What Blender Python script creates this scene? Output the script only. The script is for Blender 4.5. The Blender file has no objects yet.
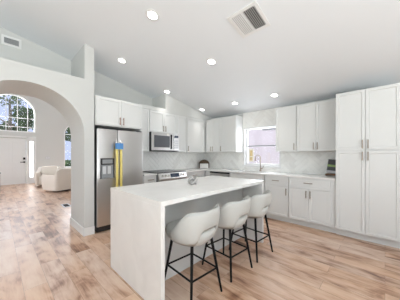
import bpy, bmesh, math, random
from mathutils import Vector, Matrix, geometry
random.seed(7)
S = bpy.context.scene
COL = S.collection
PI = math.pi
R = math.radians

# ------------------------------------------------------------------ camera
cam_d = bpy.data.cameras.new('camera')
cam = bpy.data.objects.new('camera', cam_d)
COL.objects.link(cam)
cam_d.sensor_width = 36.0
cam_d.lens = 36.0 * 194.0 / 400.0
cam_d.shift_y = 5.0 / 400.0
cam_d.clip_start = 0.03
cam_d.clip_end = 300
cam.location = (0, 0, 1.30)
cam.rotation_euler = (PI / 2, 0, math.atan(185.0 / 194.0))
S.camera = cam

# ------------------------------------------------------------------ exposure
S.view_settings.view_transform = 'Standard'
S.view_settings.look = 'None'
S.view_settings.gamma = 1.0
S.view_settings.use_curve_mapping = False
S.view_settings.exposure = 0.08

# ------------------------------------------------------------------ sky
W = bpy.data.worlds.new('sky')
S.world = W
W.use_nodes = True
bg = W.node_tree.nodes['Background']
bg.inputs['Color'].default_value = (0.66, 0.75, 1.0, 1)
bg.inputs['Strength'].default_value = 1.0

# ------------------------------------------------------------------ sun
sun_d = bpy.data.lights.new('sun', 'SUN')
sun_d.energy = 3.2
sun_d.angle = R(2)
sun_d.color = (1.0, 0.96, 0.9)
sun = bpy.data.objects.new('sun', sun_d)
COL.objects.link(sun)
sun.rotation_euler = Vector((0.25, 0.75, -1.0)).to_track_quat('-Z', 'Y').to_euler()

# ------------------------------------------------------------------ daylight at the visible windows, plus unseen fill for the room and hall
def area_light(name, loc, direction, sx, sy, energy, color=(0.95, 0.97, 1.0)):
    d = bpy.data.lights.new(name, 'AREA')
    d.shape = 'RECTANGLE'
    d.size, d.size_y = sx, sy
    d.energy = energy
    d.color = color
    o = bpy.data.objects.new(name, d)
    COL.objects.link(o)
    o.location = loc
    o.rotation_euler = Vector(direction).to_track_quat('-Z', 'Y').to_euler()
    return o
area_light('added_fill_rear', (-0.3, -4.42, 0.95), (0, 1, 8.0), 3.4, 0.9, 140, (0.935, 0.98, 0.99))  # added fill behind the camera, aimed up to brighten the ceiling
area_light('added_fill_right', (3.10, -0.5, 1.0), (-1, 0.0, 3.8), 3.4, 0.9, 310, (0.935, 0.98, 0.99))  # added upward fill right of the camera, lifts ceiling and room
area_light('daylight_kitchen_window', (-2.17, 4.75, 1.5), (0, -1, 0), 0.9, 0.9, 22)
area_light('daylight_arched_window', (-11.95, 0.46, 3.1), (1, 0, -0.15), 1.5, 1.5, 100)
area_light('daylight_parlour_window', (-11.95, 2.95, 1.8), (1, 0, 0), 1.1, 2.0, 140)
area_light('daylight_sidelight', (-11.90, 1.105, 1.1), (1, 0, 0), 0.18, 1.7, 12)
area_light('unseen_fill_hall_side', (-8.2, -3.0, 1.6), (0, 1, 0), 2.6, 2.0, 80)  # unseen area lamp at the hall side opening, brightens the hall

# ================================================================== helpers
def sock(n, *names):
    for k in names:
        if k in n.inputs:
            return n.inputs[k]

def mat(name, col, rough=0.5, metal=0.0, spec=None, emit=None, es=0.0, bump=0.0, bscale=40.0):
    m = bpy.data.materials.new(name)
    m.use_nodes = True
    nt = m.node_tree
    b = nt.nodes['Principled BSDF']
    b.inputs['Base Color'].default_value = (*col, 1)
    b.inputs['Roughness'].default_value = rough
    b.inputs['Metallic'].default_value = metal
    if spec is not None:
        b.inputs['Specular IOR Level'].default_value = spec
    if emit:
        b.inputs['Emission Color'].default_value = (*emit, 1)
        b.inputs['Emission Strength'].default_value = es
    tc = nt.nodes.new('ShaderNodeTexCoord')
    nz = nt.nodes.new('ShaderNodeTexNoise')
    nz.inputs['Scale'].default_value = bscale
    nz.inputs['Detail'].default_value = 4
    nt.links.new(tc.outputs['Object'], nz.inputs['Vector'])
    mr = nt.nodes.new('ShaderNodeMapRange')
    mr.inputs['To Min'].default_value = max(0.0, rough - 0.04)
    mr.inputs['To Max'].default_value = min(1.0, rough + 0.04)
    nt.links.new(nz.outputs['Fac'], mr.inputs['Value'])
    nt.links.new(mr.outputs['Result'], b.inputs['Roughness'])
    if bump > 0:
        bp = nt.nodes.new('ShaderNodeBump')
        bp.inputs['Strength'].default_value = bump
        bp.inputs['Distance'].default_value = 0.004
        nt.links.new(nz.outputs['Fac'], bp.inputs['Height'])
        nt.links.new(bp.outputs['Normal'], b.inputs['Normal'])
    return m

def ramp(nt, stops):
    r = nt.nodes.new('ShaderNodeValToRGB')
    el = r.color_ramp.elements
    while len(el) < len(stops):
        el.new(0.5)
    for e, (p, c) in zip(el, stops):
        e.position = p
        e.color = (*c, 1)
    return r

def glass_mat(name, tint=(0.97, 0.98, 1.0), gloss=0.06):
    m = bpy.data.materials.new(name)
    m.use_nodes = True
    nt = m.node_tree
    nt.nodes.clear()
    out = nt.nodes.new('ShaderNodeOutputMaterial')
    mx = nt.nodes.new('ShaderNodeMixShader')
    tr = nt.nodes.new('ShaderNodeBsdfTransparent')
    tr.inputs['Color'].default_value = (*tint, 1)
    gl = nt.nodes.new('ShaderNodeBsdfGlossy')
    gl.inputs['Roughness'].default_value = 0.02
    mx.inputs[0].default_value = gloss
    nt.links.new(tr.outputs[0], mx.inputs[1])
    nt.links.new(gl.outputs[0], mx.inputs[2])
    nt.links.new(mx.outputs[0], out.inputs['Surface'])
    return m

def frosted_mat(name):
    m = bpy.data.materials.new(name)
    m.use_nodes = True
    nt = m.node_tree
    nt.nodes.clear()
    out = nt.nodes.new('ShaderNodeOutputMaterial')
    mx = nt.nodes.new('ShaderNodeMixShader')
    tr = nt.nodes.new('ShaderNodeBsdfTranslucent')
    tr.inputs['Color'].default_value = (0.97, 0.97, 0.97, 1)
    gl = nt.nodes.new('ShaderNodeBsdfGlossy')
    gl.inputs['Roughness'].default_value = 0.3
    mx.inputs[0].default_value = 0.06
    nt.links.new(tr.outputs[0], mx.inputs[1])
    nt.links.new(gl.outputs[0], mx.inputs[2])
    nt.links.new(mx.outputs[0], out.inputs['Surface'])
    return m

def steel_mat(name, col=(0.62, 0.61, 0.60), rough=0.3):
    m = bpy.data.materials.new(name)
    m.use_nodes = True
    nt = m.node_tree
    b = nt.nodes['Principled BSDF']
    b.inputs['Metallic'].default_value = 1.0
    tc = nt.nodes.new('ShaderNodeTexCoord')
    mp = nt.nodes.new('ShaderNodeMapping')
    mp.inputs['Scale'].default_value = (300, 300, 3)
    nz = nt.nodes.new('ShaderNodeTexNoise')
    nz.inputs['Scale'].default_value = 1.0
    nz.inputs['Detail'].default_value = 3
    nt.links.new(tc.outputs['Object'], mp.inputs['Vector'])
    nt.links.new(mp.outputs['Vector'], nz.inputs['Vector'])
    mr = nt.nodes.new('ShaderNodeMapRange')
    mr.inputs['To Min'].default_value = rough - 0.06
    mr.inputs['To Max'].default_value = rough + 0.1
    nt.links.new(nz.outputs['Fac'], mr.inputs['Value'])
    nt.links.new(mr.outputs['Result'], b.inputs['Roughness'])
    b.inputs['Base Color'].default_value = (*col, 1)
    return m

def floor_mat():
    m = bpy.data.materials.new('oak_planks')
    m.use_nodes = True
    nt = m.node_tree
    L = nt.links.new
    b = nt.nodes['Principled BSDF']
    tc = nt.nodes.new('ShaderNodeTexCoord')
    br = nt.nodes.new('ShaderNodeTexBrick')
    br.offset = 0.37
    br.offset_frequency = 2
    br.inputs['Color1'].default_value = (0, 0, 0, 1)
    br.inputs['Color2'].default_value = (1, 1, 1, 1)
    br.inputs['Mortar'].default_value = (0.3, 0.3, 0.3, 1)
    br.inputs['Scale'].default_value = 1.0
    br.inputs['Mortar Size'].default_value = 0.0012
    br.inputs['Mortar Smooth'].default_value = 0.1
    br.inputs['Brick Width'].default_value = 1.25
    br.inputs['Row Height'].default_value = 0.18
    L(tc.outputs['Object'], br.inputs['Vector'])
    # shift the grain by the plank's own value
    sh = nt.nodes.new('ShaderNodeVectorMath')
    sh.operation = 'MULTIPLY_ADD'
    sh.inputs[1].default_value = (17.3, 9.1, 5.7)
    L(br.outputs['Color'], sh.inputs[0])
    L(tc.outputs['Object'], sh.inputs[2])
    def noise(scale, detail, rough=0.55, dist=0.0):
        mp = nt.nodes.new('ShaderNodeMapping')
        mp.inputs['Scale'].default_value = scale
        L(sh.outputs[0], mp.inputs['Vector'])
        n = nt.nodes.new('ShaderNodeTexNoise')
        n.inputs['Scale'].default_value = 1.0
        n.inputs['Detail'].default_value = detail
        n.inputs['Roughness'].default_value = rough
        n.inputs['Distortion'].default_value = dist
        L(mp.outputs[0], n.inputs['Vector'])
        return n
    n1 = noise((1.6, 9.0, 1), 5, 0.6, 0.6)
    n2 = noise((5.0, 60.0, 1), 4, 0.6, 0.3)
    n3 = noise((2.2, 3.5, 1), 3, 0.5, 1.2)
    def mth(op, a, bb):
        q = nt.nodes.new('ShaderNodeMath')
        q.operation = op
        for i, v in enumerate((a, bb)):
            if isinstance(v, (int, float)):
                q.inputs[i].default_value = v
            else:
                L(v, q.inputs[i])
        return q.outputs[0]
    v = mth('MULTIPLY', br.outputs['Color'], 0.17)
    v = mth('ADD', v, mth('MULTIPLY', n1.outputs['Fac'], 1.0))
    v = mth('ADD', v, mth('MULTIPLY', n3.outputs['Fac'], 0.95))
    v = mth('ADD', v, mth('MULTIPLY', n2.outputs['Fac'], 0.40))
    v = mth('SUBTRACT', v, 0.74)
    cr = ramp(nt, [(0.14, (0.150, 0.075, 0.050)), (0.29, (0.335, 0.190, 0.130)),
                   (0.42, (0.530, 0.345, 0.250)), (0.56, (0.640, 0.460, 0.360)),
                   (0.80, (0.730, 0.575, 0.475))])
    L(v, cr.inputs['Fac'])
    mx = nt.nodes.new('ShaderNodeMix')
    mx.data_type = 'RGBA'
    L(br.outputs['Fac'], mx.inputs['Factor'])
    L(cr.outputs['Color'], mx.inputs['A'])
    mx.inputs['B'].default_value = (0.28, 0.175, 0.12, 1)
    n4 = noise((0.45, 0.8, 1), 2, 0.5, 0.5)
    cr4 = ramp(nt, [(0.40, (1.0, 1.0, 1.0)), (0.62, (1.0, 0.90, 0.78))])
    L(n4.outputs['Fac'], cr4.inputs['Fac'])
    m4 = nt.nodes.new('ShaderNodeMix')
    m4.data_type = 'RGBA'
    m4.blend_type = 'MULTIPLY'
    m4.inputs['Factor'].default_value = 1.0
    L(mx.outputs['Result'], m4.inputs['A'])
    L(cr4.outputs['Color'], m4.inputs['B'])
    L(m4.outputs['Result'], b.inputs['Base Color'])
    mr = nt.nodes.new('ShaderNodeMapRange')
    mr.inputs['To Min'].default_value = 0.30
    mr.inputs['To Max'].default_value = 0.48
    L(n2.outputs['Fac'], mr.inputs['Value'])
    L(mr.outputs['Result'], b.inputs['Roughness'])
    bp = nt.nodes.new('ShaderNodeBump')
    bp.inputs['Strength'].default_value = 0.12
    bp.inputs['Distance'].default_value = 0.003
    L(n2.outputs['Fac'], bp.inputs['Height'])
    L(bp.outputs['Normal'], b.inputs['Normal'])
    return m

def tile_mat():
    m = bpy.data.materials.new('marble_tile')
    m.use_nodes = True
    nt = m.node_tree
    L = nt.links.new
    b = nt.nodes['Principled BSDF']
    at = nt.nodes.new('ShaderNodeAttribute')
    at.attribute_name = 'tone'
    tc = nt.nodes.new('ShaderNodeTexCoord')
    n = nt.nodes.new('ShaderNodeTexNoise')
    n.inputs['Scale'].default_value = 7
    n.inputs['Detail'].default_value = 6
    n.inputs['Distortion'].default_value = 1.4
    L(tc.outputs['Object'], n.inputs['Vector'])
    ad = nt.nodes.new('ShaderNodeMath')
    ad.operation = 'MULTIPLY_ADD'
    L(n.outputs['Fac'], ad.inputs[0])
    ad.inputs[1].default_value = 0.42
    L(at.outputs['Fac'], ad.inputs[2])
    cr = ramp(nt, [(0.2, (0.95, 0.945, 0.91)), (0.5, (0.90, 0.89, 0.855)), (0.95, (0.70, 0.685, 0.65))])
    L(ad.outputs[0], cr.inputs['Fac'])
    L(cr.outputs['Color'], b.inputs['Base Color'])
    b.inputs['Roughness'].default_value = 0.28
    return m

def quartz_mat():
    m = bpy.data.materials.new('quartz')
    m.use_nodes = True
    nt = m.node_tree
    L = nt.links.new
    b = nt.nodes['Principled BSDF']
    tc = nt.nodes.new('ShaderNodeTexCoord')
    n = nt.nodes.new('ShaderNodeTexNoise')
    n.inputs['Scale'].default_value = 3.0
    n.inputs['Detail'].default_value = 8
    n.inputs['Distortion'].default_value = 1.0
    L(tc.outputs['Object'], n.inputs['Vector'])
    cr = ramp(nt, [(0.3, (0.80, 0.785, 0.76)), (0.6, (0.86, 0.845, 0.82))])
    L(n.outputs['Fac'], cr.inputs['Fac'])
    L(cr.outputs['Color'], b.inputs['Base Color'])
    b.inputs['Roughness'].default_value = 0.22
    return m

def cover_mat():
    # cookbook cover: charcoal, a green band of leaves, a pale foot
    m = bpy.data.materials.new('cookbook_cover')
    m.use_nodes = True
    nt = m.node_tree
    L = nt.links.new
    b = nt.nodes['Principled BSDF']
    tc = nt.nodes.new('ShaderNodeTexCoord')
    sp = nt.nodes.new('ShaderNodeSeparateXYZ')
    L(tc.outputs['Object'], sp.inputs[0])
    mr = nt.nodes.new('ShaderNodeMapRange')
    mr.inputs['From Max'].default_value = 0.255
    L(sp.outputs['Z'], mr.inputs['Value'])
    cr = ramp(nt, [(0.0, (0.62, 0.62, 0.63)), (0.17, (0.5, 0.5, 0.52)), (0.2, (0.06, 0.065, 0.07)),
                   (0.44, (0.07, 0.07, 0.08)), (0.47, (0.30, 0.42, 0.14)), (0.6, (0.26, 0.38, 0.12)),
                   (0.63, (0.05, 0.05, 0.055))])
    cr.color_ramp.interpolation = 'LINEAR'
    L(mr.outputs['Result'], cr.inputs['Fac'])
    L(cr.outputs['Color'], b.inputs['Base Color'])
    b.inputs['Roughness'].default_value = 0.35
    return m

def leaf_mat(name, c1, c2):
    m = bpy.data.materials.new(name)
    m.use_nodes = True
    nt = m.node_tree
    L = nt.links.new
    b = nt.nodes['Principled BSDF']
    tc = nt.nodes.new('ShaderNodeTexCoord')
    n = nt.nodes.new('ShaderNodeTexNoise')
    n.inputs['Scale'].default_value = 2.5
    L(tc.outputs['Object'], n.inputs['Vector'])
    cr = ramp(nt, [(0.3, c1), (0.7, c2)])
    L(n.outputs['Fac'], cr.inputs['Fac'])
    L(cr.outputs['Color'], b.inputs['Base Color'])
    b.inputs['Roughness'].default_value = 0.6
    return m

M = {}
M['paint'] = mat('cabinet_white', (0.755, 0.76, 0.745), 0.38)
M['wall'] = mat('wall_paint', (0.675, 0.68, 0.66), 0.7, bump=0.05, bscale=120)
M['ceil'] = mat('ceiling_paint', (0.85, 0.875, 0.90), 0.8, bump=0.05, bscale=90)
M['trim'] = mat('trim_white', (0.84, 0.84, 0.83), 0.4)
M['floor'] = floor_mat()
M['tile'] = tile_mat()
M['grout'] = mat('grout', (0.74, 0.73, 0.71), 0.8)
M['quartz'] = quartz_mat()
M['steel'] = steel_mat('stainless_steel')
M['dark_steel'] = steel_mat('dark_steel', (0.30, 0.30, 0.31), 0.35)
M['chrome'] = mat('chrome', (0.75, 0.74, 0.72), 0.15, 1.0)
M['nickel'] = mat('brushed_nickel', (0.36, 0.30, 0.25), 0.35, 1.0)
M['bronze'] = mat('rose_bronze', (0.36, 0.21, 0.16), 0.35, 1.0)
M['black'] = mat('black_plastic', (0.02, 0.02, 0.022), 0.35)
M['blackglass'] = mat('black_glass', (0.012, 0.012, 0.015), 0.25, spec=0.25)
M['mwglass'] = mat('oven_window', (0.10, 0.105, 0.12), 0.1)
M['display'] = mat('display_blue', (0.03, 0.045, 0.08), 0.1)
M['gray'] = mat('grey_plastic', (0.30, 0.31, 0.32), 0.4)
M['ltgray'] = mat('light_grey_plastic', (0.62, 0.63, 0.65), 0.35)
M['keys'] = mat('keypad_grey', (0.46, 0.47, 0.49), 0.4)
M['film'] = mat('yellow_film', (0.80, 0.66, 0.20), 0.35)
M['tape'] = mat('blue_tape', (0.10, 0.29, 0.62), 0.6)
M['metalblack'] = mat('black_metal', (0.006, 0.006, 0.007), 0.5, spec=0.2)
M['boucle'] = mat('cream_upholstery', (0.56, 0.56, 0.53), 0.85, bump=0.5, bscale=160)
M['armfab'] = mat('ivory_upholstery', (0.86, 0.80, 0.72), 0.9, bump=0.3, bscale=90)
M['armdark'] = mat('dark_wood_base', (0.07, 0.05, 0.04), 0.4)
M['rattan'] = mat('brown_rattan', (0.085, 0.05, 0.022), 0.6, bump=0.6, bscale=120)
M['ceramic'] = mat('white_enamel', (0.80, 0.78, 0.74), 0.3)
M['knot'] = mat('grey_marbled_ceramic', (0.40, 0.39, 0.375), 0.3, bump=0.1, bscale=30)
M['wood'] = mat('stand_wood', (0.25, 0.13, 0.06), 0.5)
M['pages'] = mat('paper', (0.85, 0.83, 0.78), 0.8)
M['cover'] = cover_mat()
M['glass'] = glass_mat('window_glass')
M['frost'] = frosted_mat('frosted_glass')
M['sticker'] = mat('amber_paper', (0.72, 0.55, 0.28), 0.7)
M['stickerw'] = mat('pale_paper', (0.88, 0.82, 0.72), 0.7)
M['lens'] = mat('lamp_lens', (0.9, 0.9, 0.9), 0.5, emit=(1.0, 0.98, 0.95), es=11.0)
M['ventdark'] = mat('duct_dark', (0.03, 0.025, 0.025), 0.8)
M['stucco'] = mat('pale_pink_stucco', (0.86, 0.76, 0.82), 0.8, bump=0.2, bscale=60)
M['roof'] = mat('eave_grey', (0.35, 0.34, 0.35), 0.8)
M['grass'] = mat('lawn', (0.14, 0.22, 0.06), 0.9, bump=0.5, bscale=50)
M['bark'] = mat('bark', (0.30, 0.24, 0.19), 0.9, bump=0.6, bscale=30)
M['leaf'] = leaf_mat('leaf_green', (0.02, 0.07, 0.02), (0.10, 0.20, 0.06))
M['leaf2'] = leaf_mat('leaf_pale', (0.10, 0.17, 0.07), (0.26, 0.34, 0.16))
M['greige'] = mat('grey_washed_wood', (0.42, 0.39, 0.36), 0.6)

class MB:
    """collects shapes into one bmesh, then links them as ONE mesh object"""
    def __init__(s):
        s.bm = bmesh.new()
    def box(s, x0, x1, y0, y1, z0, z1, bev=0.0, mtx=None):
        t = bmesh.new()
        bmesh.ops.create_cube(t, size=1.0)
        for v in t.verts:
            v.co = Vector((x0 + (v.co.x + .5) * (x1 - x0), y0 + (v.co.y + .5) * (y1 - y0), z0 + (v.co.z + .5) * (z1 - z0)))
        if bev > 0:
            bmesh.ops.bevel(t, geom=t.edges[:], offset=bev, segments=2, profile=0.6, affect='EDGES')
        s.add(t, mtx)
        return s
    def add(s, t, mtx=None):
        if mtx is not None:
            bmesh.ops.transform(t, matrix=mtx, verts=t.verts[:])
        me = bpy.data.meshes.new('tmp')
        t.to_mesh(me)
        t.free()
        s.bm.from_mesh(me)
        bpy.data.meshes.remove(me)
        return s
    def cyl(s, p0, p1, r0, r1=None, n=16):
        r1 = r0 if r1 is None else r1
        p0, p1 = Vector(p0), Vector(p1)
        d = p1 - p0
        t = bmesh.new()
        bmesh.ops.create_cone(t, cap_ends=True, segments=n, radius1=r0, radius2=r1, depth=d.length)
        q = Vector((0, 0, 1)).rotation_difference(d.normalized()).to_matrix().to_4x4()
        s.add(t, Matrix.Translation((p0 + p1) / 2) @ q)
        return s
    def tube(s, pts, r, n=10, closed=False):
        pts = [Vector(p) for p in pts]
        k = len(pts)
        rings = []
        prev = None
        for i, p in enumerate(pts):
            if closed:
                d = pts[(i + 1) % k] - pts[i - 1]
            else:
                d = pts[min(i + 1, k - 1)] - pts[max(i - 1, 0)]
            d.normalize()
            if prev is None:
                u = d.orthogonal().normalized()
            else:
                u = prev - d * prev.dot(d)
                u.normalize()
            prev = u
            w = d.cross(u)
            rr = r[i] if isinstance(r, (list, tuple)) else r
            rings.append([s.bm.verts.new(p + (u * math.cos(2 * PI * j / n) + w * math.sin(2 * PI * j / n)) * rr) for j in range(n)])
        m = k if closed else k - 1
        for i in range(m):
            a, b = rings[i], rings[(i + 1) % k]
            off = 0
            if closed and i == k - 1:
                off = min(range(n), key=lambda o: (a[0].co - b[o].co).length)
            for j in range(n):
                s.bm.faces.new((a[j], a[(j + 1) % n], b[(j + 1 + off) % n], b[(j + off) % n]))
        if not closed:
            s.bm.faces.new(rings[0][::-1])
            s.bm.faces.new(rings[-1])
        return s
    def lathe(s, prof, n=24, c=(0, 0, 0)):
        rings = []
        for (r, z) in prof:
            if r < 1e-5:
                rings.append([s.bm.verts.new((c[0], c[1], c[2] + z))])
            else:
                rings.append([s.bm.verts.new((c[0] + r * math.cos(2 * PI * j / n), c[1] + r * math.sin(2 * PI * j / n), c[2] + z)) for j in range(n)])
        for a, b in zip(rings, rings[1:]):
            for j in range(n):
                if len(a) == 1 and len(b) > 1:
                    s.bm.faces.new((a[0], b[(j + 1) % n], b[j]))
                elif len(b) == 1 and len(a) > 1:
                    s.bm.faces.new((a[j], a[(j + 1) % n], b[0]))
                elif len(a) > 1:
                    s.bm.faces.new((a[j], a[(j + 1) % n], b[(j + 1) % n], b[j]))
        return s
    def plate(s, outer, holes, fn, t0, t1):
        """2D outline with holes, thickened between t0 and t1; fn(u, v, t) -> xyz"""
        loops = [outer] + holes
        flat = [p for l in loops for p in l]
        tris = geometry.tessellate_polygon([[Vector((p[0], p[1], 0)) for p in l] for l in loops])
        va = [s.bm.verts.new(fn(p[0], p[1], t0)) for p in flat]
        vb = [s.bm.verts.new(fn(p[0], p[1], t1)) for p in flat]
        for t in tris:
            try:
                s.bm.faces.new([va[i] for i in t])
                s.bm.faces.new([vb[i] for i in reversed(t)])
            except ValueError:
                pass
        o = 0
        for l in loops:
            k = len(l)
            for i in range(k):
                a, b = o + i, o + (i + 1) % k
                s.bm.faces.new((va[a], va[b], vb[b], vb[a]))
            o += k
        return s
    def build(s, name, m, parent=None, smooth=False, loc=None):
        bmesh.ops.recalc_face_normals(s.bm, faces=s.bm.faces[:])
        me = bpy.data.meshes.new(name)
        s.bm.to_mesh(me)
        s.bm.free()
        if smooth:
            for p in me.polygons:
                p.use_smooth = True
            if smooth != 'all':
                try:
                    me.set_sharp_from_angle(angle=R(40))
                except Exception:
                    pass
        me.materials.append(m)
        o = bpy.data.objects.new(name, me)
        COL.objects.link(o)
        if parent:
            o.parent = parent
        if loc:
            o.location = loc
        return o

def thing(name, label, cat, loc=(0, 0, 0), rz=0.0, group=None):
    o = bpy.data.objects.new(name, None)
    o.empty_display_size = 0.1
    COL.objects.link(o)
    o.location = loc
    o.rotation_euler = (0, 0, rz)
    return tag(o, label, cat, group)

def tag(o, label, cat, group=None):
    o['label'] = label
    o['category'] = cat
    if group:
        o['group'] = group
    return o

def struct(o):
    o['kind'] = 'structure'
    return o

def copy_tree(o, parent=None):
    c = o.copy()
    COL.objects.link(c)
    if parent:
        c.parent = parent
    for ch in list(o.children):
        copy_tree(ch, c)
    return c

def arc(cx, cy, r, a0, a1, n):
    return [(cx + r * math.cos(a0 + (a1 - a0) * i / n), cy + r * math.sin(a0 + (a1 - a0) * i / n)) for i in range(n + 1)]

YZ = lambda u, v, t: (t, u, v)     # outline in the YZ plane, thickness along X
XZ = lambda u, v, t: (u, t, v)
XY = lambda u, v, t: (u, v, t)

# ================================================================== the setting
YB = 4.41            # kitchen back wall
XA = -4.03           # range wall
XR = -4.29           # recess / niche back wall
XF = -11.72          # entry wall
CZ0, CS = 2.38, 0.205
RIDGE = -1.6
def ceil_z(y):
    return CZ0 + CS * (YB - y) if y >= RIDGE else CZ0 + CS * (YB - RIDGE) - CS * (RIDGE - y)

struct(MB().box(-12.0, 3.35, -5.0, 4.9, -0.1, 0.0).build('floor', M['floor']))

m = MB()
prof = [(4.60, ceil_z(4.60)), (RIDGE, ceil_z(RIDGE)), (-5.0, ceil_z(-5.0)), (-5.0, ceil_z(-5.0) + 0.15), (RIDGE, ceil_z(RIDGE) + 0.15), (4.60, ceil_z(4.60) + 0.15)]
m.plate(prof, [], lambda u, v, t: (t, u, v), -4.32, 3.3)
struct(m.build('ceiling', M['ceil']))

# back wall with the kitchen window opening
WX0, WX1, WZ0, WZ1 = -2.64, -1.70, 1.03, 1.985
m = MB()
m.plate([(-4.39, 0), (3.3, 0), (3.3, 2.5), (-4.39, 2.5)], [[(WX0, WZ0), (WX1, WZ0), (WX1, WZ1), (WX0, WZ1)]], XZ, YB, YB + 0.15)
struct(m.build('wall_back', M['wall']))
# range wall, its thicker lower and right-hand stretch, the recess over the refrigerator
m = MB()
m.box(-4.39, XR + 0.04, 1.115, YB, 0, 3.2)
m.box(XR + 0.04, XA, 2.04, YB, 0, 2.30)
m.box(XR + 0.04, -3.70, 2.72, YB, 2.2901, 2.78)
m.box(XA, -3.70, 2.04, 2.7199, 2.2901, 2.372)
struct(m.build('wall_left', M['wall']))
# arch wall: plan 0.81 deep, tunnel arch, plant ledge on top, column up to the ceiling
AC, AZ, AR = 0.31, 1.63, 0.66
A1 = AC + AR
m = MB()
outer = [(-5.0, 0), (AC - AR, 0)] + arc(AC, AZ, AR, PI, 0, 40) + [(A1, 0), (1.115, 0), (1.115, 2.52), (-5.0, 2.52)]
m.plate(outer, [], YZ, -4.29, -3.48)
m.box(-4.29, -3.48, 0.972, 1.115, 2.5201, 3.20)
m.box(-4.39, -4.2901, -5.0, 1.115, 2.3, 3.72)
struct(m.build('wall_arch', M['wall']))
# room closing behind the camera
m = MB()
m.plate([(-3.48, 0), (3.3, 0), (3.3, 3.0), (-3.48, 3.0)], [[(-1.4, 0.1), (2.2, 0.1), (2.2, 2.25), (-1.4, 2.25)]], XZ, -4.6, -4.45)
struct(m.build('wall_rear', M['wall']))
m = MB()
m.plate([(-5.0, 0), (YB, 0), (YB, 3.7), (-5.0, 3.7)], [[(-2.3, 0.4), (1.3, 0.4), (1.3, 2.35), (-2.3, 2.35)]], YZ, 3.15, 3.3)
struct(m.build('wall_right', M['wall']))
# entry hall
DY0, DY1, DZ = -0.05, 0.93, 2.06
SY0, SY1 = 1.00, 1.21
EW, EZ, ER = 0.46, 3.17, 0.80
PY, PZ, PR = 2.93, 2.36, 0.58
m = MB()
outer = [(-3.2, 0), (DY0, 0), (DY0, DZ), (DY1, DZ), (DY1, 0), (4.9, 0), (4.9, 4.7), (-3.2, 4.7)]
holes = [[(SY0 + .03, 0.27), (SY1 - .03, 0.27), (SY1 - .03, 1.94), (SY0 + .03, 1.94)],
         [(EW - ER, 2.32), (EW + ER, 2.32)] + arc(EW, EZ, ER, 0, PI, 28),
         [(PY - PR, 0.66), (PY + PR, 0.66)] + arc(PY, PZ, PR, 0, PI, 24)]
m.plate(outer, holes, YZ, XF - 0.15, XF)
struct(m.build('wall_entry', M['wall']))
m = MB()
m.plate([(XF - .15, 0), (-4.39, 0), (-4.39, 4.7), (XF - .15, 4.7)], [[(-9.6, 0.5), (-6.8, 0.5), (-6.8, 2.6), (-9.6, 2.6)]], XZ, -2.9, -2.75)
struct(m.build('wall_hall_side', M['wall']))
struct(MB().box(XF - .15, -4.39, 4.75, 4.9, 0, 4.7).build('wall_hall_far', M['wall']))
m = MB()
m.box(-4.39, -4.2905, -2.75, 1.115, 3.72, 4.7)
m.box(-4.39, -4.2905, 1.115, 4.75, 3.2, 4.7)
struct(m.build('wall_hall_upper', M['wall']))
struct(MB().box(XF - .15, -4.29, -2.9, 4.9, 4.7, 4.85).build('ceiling_hall', M['ceil']))

struct(MB().box(-3.6, 3.3, -8.5, -5.0, 2.75, 2.9).build('sun_block_rear', M['ceil']))  # slab added out of view to keep sun out of the rear opening
struct(MB().box(XF - .15, -4.29, -5.2, -2.9, 4.7, 4.85).build('sun_block_hall', M['ceil']))  # unseen overhang added to stop sun entering the hall from the side

# baseboards
m = MB()
m.box(-4.29, -3.466, A1 - 0.016, A1 - 0.001, 0.0, 0.13, 0.003)
m.box(-3.479, -3.464, A1 - 0.016, 1.118, 0.0, 0.13, 0.003)
struct(m.build('baseboard_arch', M['trim']))
m = MB()
m.box(XF + .001, XF + .016, 1.27, 4.7, 0, 0.13, 0.003)
m.box(XF + .001, XF + .016, -2.7, -0.42, 0, 0.13, 0.003)
struct(m.build('baseboard_entry', M['trim']))
m = MB()
m.box(0.20, 3.14, YB - .016, YB - .001, 0, 0.13, 0.003)
struct(m.build('baseboard_back', M['trim']))

# ------------------------------------------------------------------ windows
wn = MB()
for (a, b, c, d) in ((WX0, WX1, WZ0, WZ0 + .02), (WX0, WX1, WZ1 - .02, WZ1), (WX0, WX0 + .02, WZ0, WZ1), (WX1 - .02, WX1, WZ0, WZ1)):
    wn.box(a, b, YB - .004, YB + .14, c, d)
w1 = struct(wn.build('window_1', M['trim']))
m = MB()
zm = 1.525
for (a, b, c, d, y) in ((WX0 + .02, WX1 - .02, WZ0 + .02, WZ0 + .06, 4.49), (WX0 + .02, WX1 - .02, WZ1 - .04, WZ1 - .02, 4.50),
                        (WX0 + .02, WX0 + .06, WZ0 + .02, WZ1 - .02, 4.49), (WX1 - .06, WX1 - .02, WZ0 + .02, WZ1 - .02, 4.49)):
    m.box(a, b, y, y + .04, c, d, 0.002)
m.build('window_frame', M['trim'], w1)
MB().box(WX0 + .06, WX1 - .06, 4.485, 4.52, zm - .014, zm + .014, 0.002).build('meeting_rail', M['gray'], w1)
MB().box(WX0 + .05, WX1 - .05, 4.508, 4.512, WZ0 + .05, WZ1 - .04).build('pane', M['glass'], w1)
MB().box(WX0 - .02, WX1 + .02, YB - .03, YB + .03, WZ0 - .022, WZ0 + .004, 0.004).build('window_sill', M['trim'], w1)

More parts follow.
